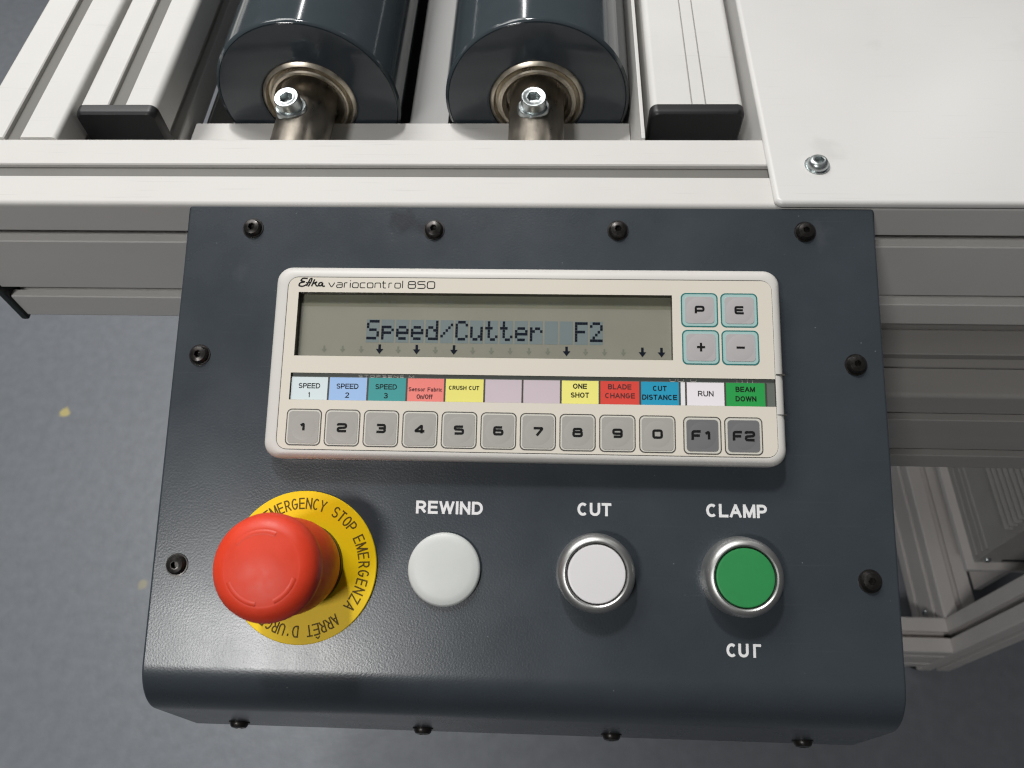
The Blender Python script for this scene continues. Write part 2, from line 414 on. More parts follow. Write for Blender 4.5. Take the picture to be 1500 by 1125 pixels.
# ---- lettering: plain sans-serif letters built from strokes (unit cap height)
def _a(cx, cy, rx, ry, a0, a1, n=10):
    return [(cx + rx * math.cos(R(a0 + (a1 - a0) * i / n)), cy + ry * math.sin(R(a0 + (a1 - a0) * i / n))) for i in range(n + 1)]
def _bowl(y0, y1, x=.0, w=1., k=.55):
    m = (y0 + y1) / 2; r = (y1 - y0) / 2
    return [(x, y1), (x + w * k, y1)] + _a(x + w * k, m, w * (1 - k), r, 90, -90)[1:-1] + [(x + w * k, y0), (x, y0)]
SANS = {   # letter: (width, strokes [(points, closed)]); points 0..1 in both directions
 'A': (.74, [([(0, 0), (.48, 1)], 0), ([(.52, 1), (1, 0)], 0), ([(.2, .34), (.8, .34)], 0)]),
 'B': (.64, [([(0, 0), (0, 1)], 0), (_bowl(.54, 1, w=.92), 0), (_bowl(0, .54), 0)]),
 'C': (.70, [(_a(.5, .5, .5, .5, 48, 312, 18), 0)]),
 'D': (.70, [([(0, 0), (0, 1)], 0), (_bowl(0, 1, k=.42), 0)]),
 'E': (.60, [([(1, 1), (0, 1), (0, 0), (1, 0)], 0), ([(0, .52), (.93, .52)], 0)]),
 'F': (.56, [([(1, 1), (0, 1), (0, -.08)], 0), ([(0, .5), (.9, .5)], 0)]),
 'G': (.74, [(_a(.5, .5, .5, .5, 48, 330, 18) + [(1, .46), (.55, .46)], 0)]),
 'H': (.66, [([(0, -.08), (0, 1.08)], 0), ([(1, -.08), (1, 1.08)], 0), ([(0, .53), (1, .53)], 0)]),
 'I': (.0, [([(0, -.08), (0, 1.08)], 0)]),
 'L': (.54, [([(0, 1.08), (0, 0), (1, 0)], 0)]),
 'M': (.78, [([(0, 0), (0, 1)], 0), ([(1, 0), (1, 1)], 0), ([(.04, 1), (.5, .04)], 0), ([(.96, 1), (.5, .04)], 0)]),
 'N': (.66, [([(0, 0), (0, 1)], 0), ([(1, 0), (1, 1)], 0), ([(.0, 1), (1, 0)], 0)]),
 'O': (.76, [(_a(.5, .5, .5, .5, 0, 345, 23), 1)]),
 'P': (.60, [([(0, -.08), (0, 1)], 0), (_bowl(.44, 1), 0)]),
 'R': (.66, [([(0, -.08), (0, 1)], 0), (_bowl(.47, 1, w=.94), 0), ([(.52, .45), (1.02, -.06)], 0)]),
 'S': (.62, [(_a(.5, .75, .47, .25, 25, 180, 9) + _a(.5, .75, .47, .25, 195, 255, 4) + _a(.5, .25, .5, .25, 75, 0, 5) + _a(.5, .25, .5, .25, -15, -160, 9), 0)]),
 'T': (.60, [([(0, 1), (1, 1)], 0), ([(.5, 1), (.5, -.08)], 0)]),
 'U': (.66, [([(0, 1.08), (0, .34)] + _a(.5, .34, .5, .34, 180, 360, 12)[1:-1] + [(1, .34), (1, 1.08)], 0)]),
 'W': (1.04, [([(0, 1), (.24, 0)], 0), ([(.24, 0), (.5, 1)], 0), ([(.5, 1), (.76, 0)], 0), ([(.76, 0), (1, 1)], 0)]),
 'Y': (.68, [([(0, 1.06), (.5, .45), (1, 1.06)], 0), ([(.5, .47), (.5, -.08)], 0)]),
 'Z': (.60, [([(0, 1), (1, 1), (0, 0), (1, 0)], 0)]),
 "'": (.0, [([(0, .75), (0, 1.08)], 0)]),
 '1': (.26, [([(0, .74), (1, 1), (1, -.08)], 0)]),
 '2': (.52, [(_a(.5, .72, .48, .28, 165, -30, 9) + [(0, 0), (1, 0)], 0)]),
 '3': (.52, [(_a(.48, .76, .44, .24, 160, -90, 9), 0), (_a(.48, .26, .5, .26, 90, -160, 10), 0)]),
 '/': (.25, [([(0, -.1), (1, 1.1)], 0)]),
 'a': (.46, [(_a(.45, .48, .45, .22, 155, 0, 6) + [(.9, .0)], 0), (_a(.45, .2, .45, .2, 60, 320, 10), 0)]),
 'b': (.46, [([(0, 0), (0, 1.08)], 0), (_a(.5, .34, .5, .34, 0, 340, 14), 1)]),
 'c': (.44, [(_a(.5, .34, .5, .34, 45, 315, 12), 0)]),
 'e': (.46, [([(.05, .34), (1, .34)] + _a(.5, .34, .5, .34, 10, 315, 14), 0)]),
 'f': (.26, [([(.4, 0), (.4, .86), (.6, 1.02), (1, 1.02)], 0), ([(0, .68), (1, .68)], 0)]),
 'i': (.0, [([(0, 0), (0, .7)], 0), ([(0, .92), (0, 1.04)], 0)]),
 'n': (.44, [([(0, 0), (0, .7)], 0), ([(0, .45)] + _a(.5, .45, .5, .24, 160, 0, 7) + [(1, 0)], 0)]),
 'o': (.46, [(_a(.5, .34, .5, .34, 0, 340, 14), 1)]),
 'r': (.26, [([(0, 0), (0, .7)], 0), ([(0, .42), (.35, .64), (1, .68)], 0)]),
 's': (.40, [(_a(.5, .52, .46, .17, 25, 250, 8) + _a(.5, .17, .5, .17, 70, -155, 8), 0)]),
}
def letters(bm, s, x0, x1, y0, y1, z, bold=.15, mi=0, **k_):
    """the words s fitted into the box, flat at height z; bold = stroke in cap heights"""
    h = y1 - y0; st = bold * h
    gap = .055 + bold
    tot = 0; pos = []
    for ch in s:
        if ch == ' ': tot += .30 + bold; continue
        pos.append((ch, tot)); tot += SANS[ch][0] * (1 - .4 * bold) + gap + bold * .25
    tot -= gap + bold * .25
    fx = (x1 - x0 - st) / max(tot, 1e-6) if len(s) > 1 else None
    for ch, px_ in pos:
        w, strokes = SANS[ch]
        if fx is None: gx, gw = x0 + st / 2, (x1 - x0 - st)
        else: gx, gw = x0 + st / 2 + px_ * fx, w * (1 - .4 * bold) * fx
        if w == 0 and fx is None: gx, gw = (x0 + x1) / 2, 0
        for k, (pts, cl) in enumerate(strokes):
            P = [Vector((gx + a * gw, y0 + st / 2 + min(1, max(0, b)) * (h - st))) for a, b in pts]
            Q = [P[0]]
            for p in P[1:]:
                if (p - Q[-1]).length > 1e-4: Q.append(p)
            if not cl:
                for e, f in ((0, 1), (-1, -2)):
                    d = Q[e] - Q[f]
                    if abs(d.y) < .04 * h or abs(d.x) < .62 * abs(d.y) and abs(d.y) > .25 * h: Q[e] = Q[e] + d.normalized() * st / 2
            bm.verts.ensure_lookup_table(); n0 = len(bm.verts)
            ribbon(bm, Q, st, z + .010 * k, bool(cl), mi)
            bm.verts.ensure_lookup_table()
            for v in bm.verts[n0:]: v.co.y = min(y1, max(y0, v.co.y))

def rounded(pts, r, closed=False, n=4):
    P = [Vector(p) for p in pts]; out = []; m = len(P)
    for i in range(m):
        if not closed and i in (0, m - 1): out.append(P[i]); continue
        a, b, c = P[i - 1], P[i], P[(i + 1) % m]
        u = (a - b); w = (c - b)
        rr = min(r, u.length * .49, w.length * .49)
        p0 = b + u.normalized() * rr; p1 = b + w.normalized() * rr
        for k in range(n + 1):
            t = k / n
            out.append((1 - t) ** 2 * p0 + 2 * t * (1 - t) * b + t * t * p1)
    return out
def ribbon(bm, P, wd, z, closed=False, mi=0, fn=None):
    n = len(P); L_, R_ = [], []
    for i in range(n):
        a = P[i - 1] if (closed or i > 0) else None
        c = P[(i + 1) % n] if (closed or i < n - 1) else None
        t1 = (P[i] - a).normalized() if a is not None else None
        t2 = (c - P[i]).normalized() if c is not None else None
        t1 = t1 or t2; t2 = t2 or t1
        t = (t1 + t2)
        t = t.normalized() if t.length > 1e-6 else t1
        nn = Vector((-t.y, t.x)); k = 1 / max(.5, nn.dot(Vector((-t1.y, t1.x))))
        for lst, s in ((L_, 1), (R_, -1)):
            q = P[i] + nn * s * wd / 2 * k
            lst.append(bm.verts.new((q.x, q.y, z)))
    for i in range(n if closed else n - 1):
        j = (i + 1) % n
        f = bm.faces.new((R_[i], R_[j], L_[j], L_[i])); f.material_index = mi
G = {  # square-cornered technical letters: list of (points, closed), x 0..1, y 0..1
 '0': [([(0, 0), (1, 0), (1, 1), (0, 1)], 1)],
 '1': [([(.12, .72), (.55, 1), (.55, 0)], 0)],
 '2': [([(0, .80), (0, 1), (1, 1), (1, .52), (0, .44), (0, 0), (1.06, 0)], 0)],
 '3': [([(0, 1), (1, 1), (1, 0), (-.03, 0)], 0), ([(.25, .52), (.95, .52)], 0)],
 '4': [([(.74, -.08), (.74, .98), (.66, .98), (0, .30), (0, .22), (1.1, .22)], 0)],
 '5': [([(1, 1), (0, 1), (0, .58), (1, .58), (1, 0), (-.03, 0)], 0)],
 '6': [([(.97, 1), (0, 1), (0, 0), (1, 0), (1, .56), (.05, .56)], 0)],
 '7': [([(-.03, 1), (1, 1), (1, .86), (.36, -.06)], 0)],
 '8': [([(.04, 1), (.96, 1), (.96, .55), (.04, .55)], 1), ([(0, .55), (0, 0), (1, 0), (1, .55)], 0)],
 '9': [([(.95, .44), (0, .44), (0, 1), (1, 1), (1, 0), (.03, 0)], 0)],
 'P': [([(0, -.08), (0, 1), (1, 1), (1, .36), (.08, .36)], 0)],
 'E': [([(1.03, 1), (0, 1), (0, 0), (1.06, 0)], 0), ([(.08, .5), (.96, .5)], 0)],
 'F': [([(1.03, 1), (0, 1), (0, -.08)], 0), ([(.08, .47), (.92, .47)], 0)],
 '+': [([(.02, .5), (.98, .5)], 0), ([(.5, -.02), (.5, 1.02)], 0)],
 '-': [([(.02, .5), (.98, .5)], 0)],
 'v': [([(0, 1), (.5, 0), (1, 1)], 0)],
 'a': [([(.08, 1), (1, 1), (1, 0), (0, 0), (0, .56), (.96, .56)], 0)],
 'r': [([(0, 0), (0, 1), (.75, 1)], 0)],
 'i': [([(0, 0), (0, 1)], 0), ([(0, 1.32), (0, 1.50)], 0)],
 'o': [([(0, 0), (1, 0), (1, 1), (0, 1)], 1)],
 'c': [([(1, 1), (0, 1), (0, 0), (1, 0)], 0)],
 'n': [([(0, 0), (0, 1), (1, 1), (1, 0)], 0)],
 't': [([(.15, 1.42), (.15, 0), (.8, 0)], 0), ([(-.15, 1), (.75, 1)], 0)],
 'l': [([(0, 0), (0, 1.5)], 0)],
}
def glyph(bm, ch, x, y, w, h, wd, z, rad=.25, mi=0):
    for k, (pts, cl) in enumerate(G[ch]):
        P = [Vector((x + a * w, y + b * h)) for a, b in pts]
        P = rounded(P, rad * min(w, h), bool(cl))
        ribbon(bm, P, wd, z + .012 * k, bool(cl), mi)

# ------------------------------------------------------------------ floor (setting)
FZ = -812
bm = bmesh.new()
g = 14
vv = [[bm.verts.new((-6000 + 12000 * i / g, -6000 + 12000 * j / g, FZ)) for i in range(g + 1)] for j in range(g + 1)]
for j in range(g):
    for i in range(g): bm.faces.new((vv[j][i], vv[j][i + 1], vv[j + 1][i + 1], vv[j + 1][i]))
fl = link('floor', bm, M_floor, origin=(0, 0, FZ))
fl['kind'] = 'structure'

# ------------------------------------------------------------------ machine frame
frame = root('conveyor_table', 'pale slotted aluminium table frame that carries the two grey rollers and the dark console', 'machine table', (0, 20, FZ))
FO = Vector((0, 20, FZ))
def W(bm):                    # world mm -> frame-local mm
    for v in bm.verts: v.co -= FO
    return bm
def wlink(name, bm, m, origin=(0, 0, 0), smooth=35): return link(name, W(bm), m, frame, Vector(origin) - FO, smooth)

def rail(name, axis, x, y, z, w, h, a, b, m, faces=(1, 1, 1, 1), slot=8., depth=7., r=2.2, label=None):
    bm = bmesh.new()
    pts = alu_outline(w, h, r, slot, depth, faces)
    if axis == 'x': fn = lambda u, v, t: (t, y + u, z + v)
    elif axis == 'y': fn = lambda u, v, t: (x + u, t, z + v)
    else: fn = lambda u, v, t: (x + u, y + v, t)
    extrude_poly(bm, pts, fn, a, b)
    org = {'x': (a, y, z), 'y': (x, a, z), 'z': (x, y, a)}[axis]
    o = wlink(name, bm, m, org)
    if label: lab(o, label)
    return o
rail('front_rail', 'x', 0, 0, -81, 40, 81, -256, 900, M_alu, slot=7, depth=12, label='long pale rail above and behind the console')
bm = bmesh.new(); box(bm, -260, -256.2, -1.5, 41, -82, -1, .8); lab(wlink('end_plate', bm, M_blkend, (-258, 20, -40)), 'black end plate closing the left end of the front rail')
rail('side_rail', 'y', -252.4, 0, -40, 40.6, 40, 40.3, 560, M_alu_y, slot=7.4, depth=12, label='outermost rail on the left running away from the front rail')
M_strip = mat('grey_slot_shade', (.155, .150, .135, 1), .55, 0., .35, noise=.06, nscale=50)  # added strips; their grey stands in for the shade inside the rail slots
bm = bmesh.new(); box(bm, -255.5, 899, 16.55, 23.45, -2.8, -2.0, .1); lab(wlink('slot_shade_strip', bm, M_strip, (0, 20, -2)), 'grey strip added as shade in the groove of the front rail')
bm = bmesh.new(); box(bm, -235.75, -228.45, 41, 559, -3.0, -2.2, .1); wlink('slot_shade_strip', bm, M_strip, (-232, 300, -2))
bm = bmesh.new(); box(bm, -194.1, -186.5, 62.5, 559, -3.0, -2.2, .1); wlink('slot_shade_strip', bm, M_strip, (-190, 300, -2))
# capped rails and their black caps
o = rail('side_rail', 'y', -208.6, 0, -40, 36.6, 40, 62, 560, M_alu_y, slot=7.8, depth=12, r=3.2, label='narrower left rail ending in a black cap')
def end_cap(x0, x1, y1, label):
    bm = bmesh.new()
    pts = rrect(x0, x1, -41, 0.1, 3.4)
    A = [(u, v) for u, v in pts]
    cx, cz = (x0 + x1) / 2, -20
    levels = [(0, 1.0), (3.2, 1.0), (4.6, .985), (5.4, .95)]
    rings = []
    for d, k in levels:
        rings.append([bm.verts.new((cx + (u - cx) * k, y1 - d, cz + (v - cz) * k)) for u, v in A])
    n = len(A)
    for k in range(len(rings) - 1):
        for i in range(n): bm.faces.new((rings[k][i], rings[k][(i + 1) % n], rings[k + 1][(i + 1) % n], rings[k + 1][i]))
    bm.faces.new(rings[0]); bm.faces.new(rings[-1][::-1])
    lab(wlink('end_cap', bm, M_blackpl, (cx, y1, cz)), label)
end_cap(-209.4, -171.6, 61.8, 'black plastic cap on the left rail')
# right capped rail: two fine seams of a slot cover strip
bm = bmesh.new()
def seam_outline(x0, x1, z0, z1, r, s0, s1, sw=.7, sd=1.6):
    out = []
    def arc(cx, cz, a0):
        for i in range(6):
            a = R(a0 + 90 * i / 5); out.append((cx + r * math.cos(a), cz + r * math.sin(a)))
    arc(x0 + r, z0 + r, 180); arc(x1 - r, z0 + r, 270); arc(x1 - r, z1 - r, 0)
    for s in (s1, s0):
        out += [(s + sw / 2, z1), (s + sw / 2, z1 - sd), (s - sw / 2, z1 - sd), (s - sw / 2, z1)]
    arc(x0 + r, z1 - r, 90)
    return out
extrude_poly(bm, seam_outline(54.7, 96, -40, 0, 3, 72.9, 79.0), lambda u, v, t: (u, t, v), 62, 560)
lab(wlink('side_rail', bm, M_alu_y, (75, 62, -40)), 'right rail with two fine seams ending in a black cap')
end_cap(54.4, 96.3, 61.8, 'black plastic cap on the right rail beside the white cover')
# axle ledge, bed plate, guard sheets
bm = bmesh.new(); box(bm, -170, 49.2, 40.4, 84.6, -34, -29.5, .5); lab(wlink('axle_ledge', bm, M_alu, (-60, 60, -30)), 'flat ledge behind the front rail carrying the roller axles')
bm = bmesh.new(); box(bm, -62.5, -42.5, 84.9, 560, -42, -36, .4); lab(wlink('spacer_strip', bm, M_sheet2, (-52, 300, -36)), 'flat grey strip between the two rollers')
bm = bmesh.new(); box(bm, -171, 49, 84.9, 560, -70, -66, .3); wlink('bed_plate', bm, M_sheet, (-60, 300, -62))
bm = bmesh.new(); box(bm, 49.4, 51.1, 40.4, 560, -60, -0.2, .3); lab(wlink('guard_sheet', bm, M_alu_y, (50, 300, -1)), 'thin upright guard sheet right of the rollers')
bm = bmesh.new(); box(bm, -171.9, -170.2, 64, 560, -61.8, -40.3, .3)
wlink('guard_sheet', bm, M_sheet, (-170, 300, -41))
# duct and second rail below the front rail
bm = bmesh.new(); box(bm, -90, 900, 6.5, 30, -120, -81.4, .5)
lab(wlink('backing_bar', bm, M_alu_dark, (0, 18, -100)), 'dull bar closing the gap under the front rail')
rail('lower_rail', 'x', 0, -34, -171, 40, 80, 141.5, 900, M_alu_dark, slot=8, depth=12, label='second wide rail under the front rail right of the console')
# lower frame
ZT = -690
rail('base_crossbar', 'x', 0, -20, ZT - 80, 40, 80, -200, 480.2, M_alu_low, slot=7, depth=13, label='low crossbar near the floor')
rail('corner_leg', 'z', 480.4, -20, 0, 42, 40, FZ + 22, -160, M_alu_low, slot=8, depth=13, r=2.5, label='upright corner leg at the lower right')
rail('base_beam', 'y', 481, 0, ZT - 82, 41, 80, 20.3, 900, M_alu_low, slot=7, depth=13, label='low beam running away from the corner leg')
rail('base_crossbar', 'x', 0, 560, ZT - 80, 40, 80, -200, 480.2, M_alu_low, slot=7, depth=6)
bm = bmesh.new(); lathe(bm, [(0, FZ), (14, FZ), (16, FZ + 3), (15, FZ + 9), (8, FZ + 13), (8, FZ + 21.5), (0, FZ + 21.5)], c=(492, 0, 0), seg=32)
lab(wlink('levelling_foot', bm, M_rubber, (498, -2, FZ)), 'black rubber foot under the corner leg')
bm = bmesh.new(); box(bm, 474, 900, 50, 430, -612, -604, 1)
lab(wlink('drive_shelf', bm, M_alu_low, (600, 120, -608)), 'flat shelf plate carrying the finned drive')
bm = bmesh.new(); box(bm, 523, 531, 54, 330, -691, -612.3, .5)
wlink('shelf_bracket', bm, M_alu_low, (527, 100, -650))
bm = bmesh.new(); screw_head(bm, 5, 4, 2.2, 2, c=(476, 33, -722), axis=(-1, 0, 0)); wlink('frame_screw', bm, M_zinc, (476, 33, -722))

# ------------------------------------------------------------------ finned drive unit on the shelf
drive = root('drive_unit', 'grey finned drive housing on a low shelf at the right edge', 'drive unit', (600, 200, -604))
DO = Vector((600, 200, -604))
bm = bmesh.new(); box(bm, 482.5, 760, 58, 420, -603.7, -330, 1.5)
for v in bm.verts: v.co -= DO
link('housing', bm, M_drive, drive)
for z in (-596, -583, -574):
    bm = bmesh.new(); box(bm, 480.4, 482.4, 62, 418, z, z + 5, .4)
    for v in bm.verts: v.co -= DO
    link('side_ridge', bm, M_drive, drive, Vector((481, 200, z)) - DO)
for i in range(12):
    bm = bmesh.new(); z = -520 + i * 9; box(bm, 474, 482.4, 64, 418, z, z + 2.4, .4)
    for v in bm.verts: v.co -= DO
    link('cooling_fin', bm, M_drive, drive, Vector((478, 200, z)) - DO)
bm = bmesh.new(); box(bm, 481.6, 482.45, 190, 240, -556, -536, .15)
for v in bm.verts: v.co -= DO
link('rating_label', bm, M_white, drive, Vector((482, 215, -546)) - DO)
bm = bmesh.new(); screw_head(bm, 4.2, 3, 1.9, 1.6, c=(491, 57.9, -592), axis=(0, -1, 0))
for v in bm.verts: v.co -= DO
link('housing_screw', bm, M_zinc, drive, Vector((491, 57.9, -592)) - DO)
bm = bmesh.new(); box(bm, 508, 540, 57.4, 57.95, -597, -592, .2)
for v in bm.verts: v.co -= DO
link('vent_slot', bm, M_rubber, drive, Vector((520, 57.9, -595)) - DO)

# ------------------------------------------------------------------ white cover
cover = root('machine_cover', 'large white sheet metal cover bolted over the frame at the top right', 'cover', (350, 160, 0))
CO = Vector((350, 160, 0))
bm = bmesh.new()
# shell: top sheet with folded, rounded left and front edges
x0, y0, r = 100.6, -.6, 2.0
def shell_pt(x, y): return (x, y)
prof = []                                   # (offset inwards, z)
for i in range(9):
    a = R(90 * i / 8); prof.append((r - r * math.sin(a) * 1.0, 2.6 - r + r * math.cos(a)))
prof = prof[::1]
outl = []
rc = 3.4
for i in range(9):
    a = R(180 + 90 * i / 8); outl.append((math.cos(a), math.sin(a)))
rings = []
for off, z in prof:
    ring = [bm.verts.new((x0 + off, 600, z))]
    for cxn, cyn in outl: ring.append(bm.verts.new((x0 + rc + (rc - off) * cxn, y0 + rc + (rc - off) * cyn, z)))
    ring.append(bm.verts.new((950, y0 + off, z)))
    rings.append(ring)
for a, b in zip(rings, rings[1:]):
    for i in range(len(a) - 1): bm.faces.new((a[i], a[i + 1], b[i + 1], b[i]))
far = bm.verts.new((950, 600, 2.6))
bm.faces.new(rings[0] + [far])
low = [bm.verts.new((v.co.x, v.co.y, .15)) for v in rings[-1][1:]]
for i in range(len(low) - 1):
    pass
# front fold ends in front of the rail; left fold drops beside the rails
fa = rings[-1][1:]
for i in range(len(fa) - 1): bm.faces.new((fa[i], fa[i + 1], low[i + 1], low[i]))
for v in bm.verts: v.co -= CO
o = link('top_sheet', bm, M_white, cover, recalc=True)
sol = o.modifiers.new('sheet_thickness', 'SOLIDIFY'); sol.thickness = .0009; sol.offset = -1
bm = bmesh.new(); box(bm, 100.6, 102.0, 40.4, 600, -37, 0.6, .2)
for v in bm.verts: v.co -= CO
link('side_fold', bm, M_white, cover, Vector((101, 300, -10)) - CO)
bm = bmesh.new(); screw_head(bm, 4.4, 3.0, 1.9, 1.8, c=(120.2, 20.6, 2.9))
lathe(bm, [(4.4, 2.62), (5.2, 2.62), (5.2, 3.0), (4.4, 3.0)], c=(120.2, 20.6, 0), seg=24)
for v in bm.verts: v.co -= CO
link('cover_bolt', bm, M_zinc, cover, Vector((120.2, 20, 4.6)) - CO)

# ------------------------------------------------------------------ rollers
def roller(x, zc, label, boltdx, ang):
    t = root('roller', label, 'roller', (x, 86, zc), group='grey conveyor rollers in the machine frame')
    Rr = 44.6
    bm = bmesh.new()
    lathe(bm, [(43.2, -.1), (Rr, -1.3), (Rr, -480), (0, -480)], axis='y', seg=128)
    link('roller_tube', bm, M_tube, t, smooth=50)
    bm = bmesh.new()
    lathe(bm, [(43.1, -3), (43.1, -.2), (42.6, .25), (24.5, .25), (23.2, -.5), (23.2, -6)], axis='y', seg=96)
    link('end_disc', bm, M_rend, t, smooth=50)
    bm = bmesh.new()
    lathe(bm, [(23.1, -6), (23.1, -1.2), (22.2, -.2), (21.2, .5), (20.4, -.6), (20.2, -2.2), (18.9, -2.4), (18.9, .4), (18.2, .9), (17.0, .9), (16.2, -.2),
               (15.2, -1.0), (14.8, -4.5), (12.6, -5), (12.6, -8)], axis='y', seg=72)
    link('bearing', bm, M_brass, t, smooth=25)
    bm = bmesh.new()
    lathe(bm, [(0, -20), (13.2, -20), (13.2, 38), (12.8, 44.6), (0, 44.8)], axis='y', seg=56)
    ax = link('axle', bm, M_steel, t, smooth=40)
    bx, by, bz = boltdx, -19.0, 11.2
    bm = bmesh.new(); lathe(bm, [(0, 10.0), (7.3, 10.0), (7.4, 13.0), (6.9, 13.8), (0, 13.8)], c=(bx, by, 0), seg=32)
    for v in bm.verts: v.co += Vector((random.uniform(-.12, .12), random.uniform(-.12, .12), random.uniform(-.12, .12)))
    link('washer', bm, M_zinc, ax, (bx, by, 10))
    bm = bmesh.new(); screw_head(bm, 5.8, 6.4, 3.2, 3.4, c=(0, 0, 0), seg=36, dome=False, axis=(ang, -.16, 1))
    for v in bm.verts: v.co += Vector((bx, by, 13.4))
    link('socket_screw', bm, M_zinc, ax, (bx, by, 13))
roller(3.2, -18.6, 'right-hand grey roller, nearer the white cover, with a vertical screw in its axle', -1.2, 0.02)
roller(-108.8, -18.6, 'left-hand grey roller, next to the left side rail, with a leaning screw in its axle', -2.4, -.06)

# ------------------------------------------------------------------ control console
TL = R(20.5)
console = root('control_console', 'dark slate grey sloping control box with black screws, below the front rail', 'control console', (0, 0, 0), (TL, 0, 0))
cT, sT = math.cos(TL), math.sin(TL)
def w2l(y, z): return (y * cT + z * sT, -y * sT + z * cT)      # world y,z -> slope-local y',h
bm = bmesh.new()
rb = 20.; yf = -184.; zb = -126.
dcor = -yf / cT                                                # slope length to the sharp corner
d0 = dcor - rb * math.tan((math.pi / 2 - TL) / 2)
out = [(-.85, -.4), (-1.2, .0)]
out.append((-d0, 0.0))
cyc, chc = -d0, -rb
nb = 14
for i in range(1, nb + 1):
    a = (math.pi / 2 - TL) * i / nb
    out.append((cyc - rb * math.sin(a), chc + rb * math.cos(a)))
out.append(w2l(yf, zb + 2)); out.append(w2l(yf + 2, zb)); out.append(w2l(-1.0, zb)); out.append(w2l(-1.0, -2.0))
fs = extrude_poly(bm, out, lambda u, v, t: (t, u, v), -140, 140)
bmesh.ops.recalc_face_normals(bm, faces=bm.faces)
es = list(set(fs[-1].edges) | set(fs[-2].edges))
bmesh.ops.bevel(bm, geom=es, offset=1.1, segments=3, affect='EDGES', profile=.5)
link('housing', bm, M_console, console, smooth=30)

sc0 = None
def copy_part(src, parent, loc, rot=None):
    c = src.copy(); COL.objects.link(c); c.parent = parent; c.location = Vector(loc) * S
    if rot is not None: c.rotation_euler = rot
    return c
bm = bmesh.new(); screw_head(bm, 3.75, 2.4, 1.35, 1.7, seg=30)
lathe(bm, [(3.6, 0.02), (4.3, 0.02), (4.3, .35), (3.6, .38)], seg=30)
sc0 = link('screw', bm, M_black_steel, console, smooth=28)
spots = [(-112.2, 10.6), (-37.1, 10.9), (37.6, 10.7), (112.2, 10.8), (-129.4, 64.4), (129.0, 65.0), (-130.2, 146.4), (129.3, 146.2)]
for i, (x, d) in enumerate(spots):
    if i == 0: sc0.location = Vector((x, -d, .02)) * S; sc0.rotation_euler = (0, 0, .3)
    else: copy_part(sc0, console, (x, -d, .02), (0, 0, random.uniform(0, 1)))
for x in (-117.2, -39.6, 38.4, 116):
    q = w2l(yf - .02, -115)
    copy_part(sc0, console, (x, q[0], q[1]), (R(90) - TL, 0, 0))

def caption(words, x0, x1, d0_, d1_, bold=.205):
    bm = bmesh.new(); letters(bm, words, x0, x1, -d1_, -d0_, .045, bold)
    return link('caption', bm, M_wprint, console, ((x0 + x1) / 2, -(d0_ + d1_) / 2, 0), smooth=0, recalc=False)
caption('REWIND', -39.5, -13.9, 120.3, 125.2)
caption('CUT', 22.0, 34.8, 119.8, 124.7)
caption('CLAMP', 70.3, 92.9, 119.2, 124.2)
bm = bmesh.new(); letters(bm, 'CU', 76.4, 84.4, -174.2, -169.4, .045, .205)
ribbon(bm, [Vector((86.5, -174.2)), Vector((86.5, -169.9)), Vector((88.9, -169.9))], .95, .045)
lab(link('caption', bm, M_wprint, console, (82, -171.8, 0), smooth=0, recalc=False), 'lower CUT caption with half of its T missing')

# push buttons
def push_button(x, d, capmat, label):
    bm = bmesh.new()
    lathe(bm, [(14.4, .02), (14.5, 1.0), (14.35, 3.5), (14.15, 6.6), (13.7, 8.2), (12.7, 9.3), (11.6, 9.5), (11.1, 9.2), (10.9, 8.4), (10.85, 5), (0, 5)], seg=72)
    for v in bm.verts: v.co += Vector((x, -d, 0))
    b = link('push_button', bm, M_chrome, console, (x, -d, 0), smooth=40); lab(b, label)
    bm = bmesh.new()
    lathe(bm, [(10.55, 5), (10.55, 8.3), (10.3, 8.75), (9.6, 8.9), (0, 8.9)], seg=64)
    link('button_cap', bm, capmat, b, smooth=40)
    return b
push_button(28.7, 145.5, M_capw, 'push button with a flat white cap in a metal bezel, under CUT')
push_button(82.0, 145.5, M_capg, 'push button with a green cap in a metal bezel, under CLAMP')
bm = bmesh.new()
lathe(bm, [(13.2, .02), (13.6, .9), (13.5, 1.9), (12.6, 2.7), (10, 3.15), (6, 3.35), (0, 3.4)], seg=72)
for v in bm.verts: v.co += Vector((-27.7, -145.6, 0))
lab(link('blanking_button', bm, M_caps, console, (-27.7, -145.6, 0), smooth=60), 'plain pale grey dome button without a bezel, under REWIND')

# emergency stop
EX, ED = -81.6, 145.9
bm = bmesh.new()
lathe(bm, [(0, .0), (28.3, .02), (28.35, 1.0), (28.1, 1.25), (0, 1.25)], seg=96)
for v in bm.verts: v.co += Vector((EX, -ED, 0))
es_ = link('emergency_stop_button', bm, [M_yellow], console, (EX, -ED, 0), smooth=40)
lab(es_, 'round yellow legend plate with a red mushroom stop button')
bm = bmesh.new()
lathe(bm, [(15.6, 1.2), (15.6, 4.2), (14.6, 4.6), (14.6, 7), (0, 7)], seg=72)
for v in bm.verts: v.co.y += .6
link('collar', bm, M_blackpl, es_, smooth=40)
bm = bmesh.new()
prof = [(14.5, 5), (15.4, 5.2), (16.2, 8), (17.0, 13), (17.2, 18), (16.8, 23), (16.2, 27), (15.8, 30), (16.1, 32.5), (17.2, 34.2), (17.85, 36.5), (17.9, 38.5), (17.4, 40.6), (16.2, 42.4), (14.4, 43.6),
        (12.9, 44.15), (12.4, 44.2), (12.0, 44.3), (10, 44.7), (6, 45.25), (3, 45.45), (0, 45.5)]
lathe(bm, prof, seg=96)
for v in bm.verts: v.co.y += .5 + v.co.z * .028       # the cap leans slightly up the slope
cap = link('mushroom_cap', bm, M_red, es_, smooth=50)
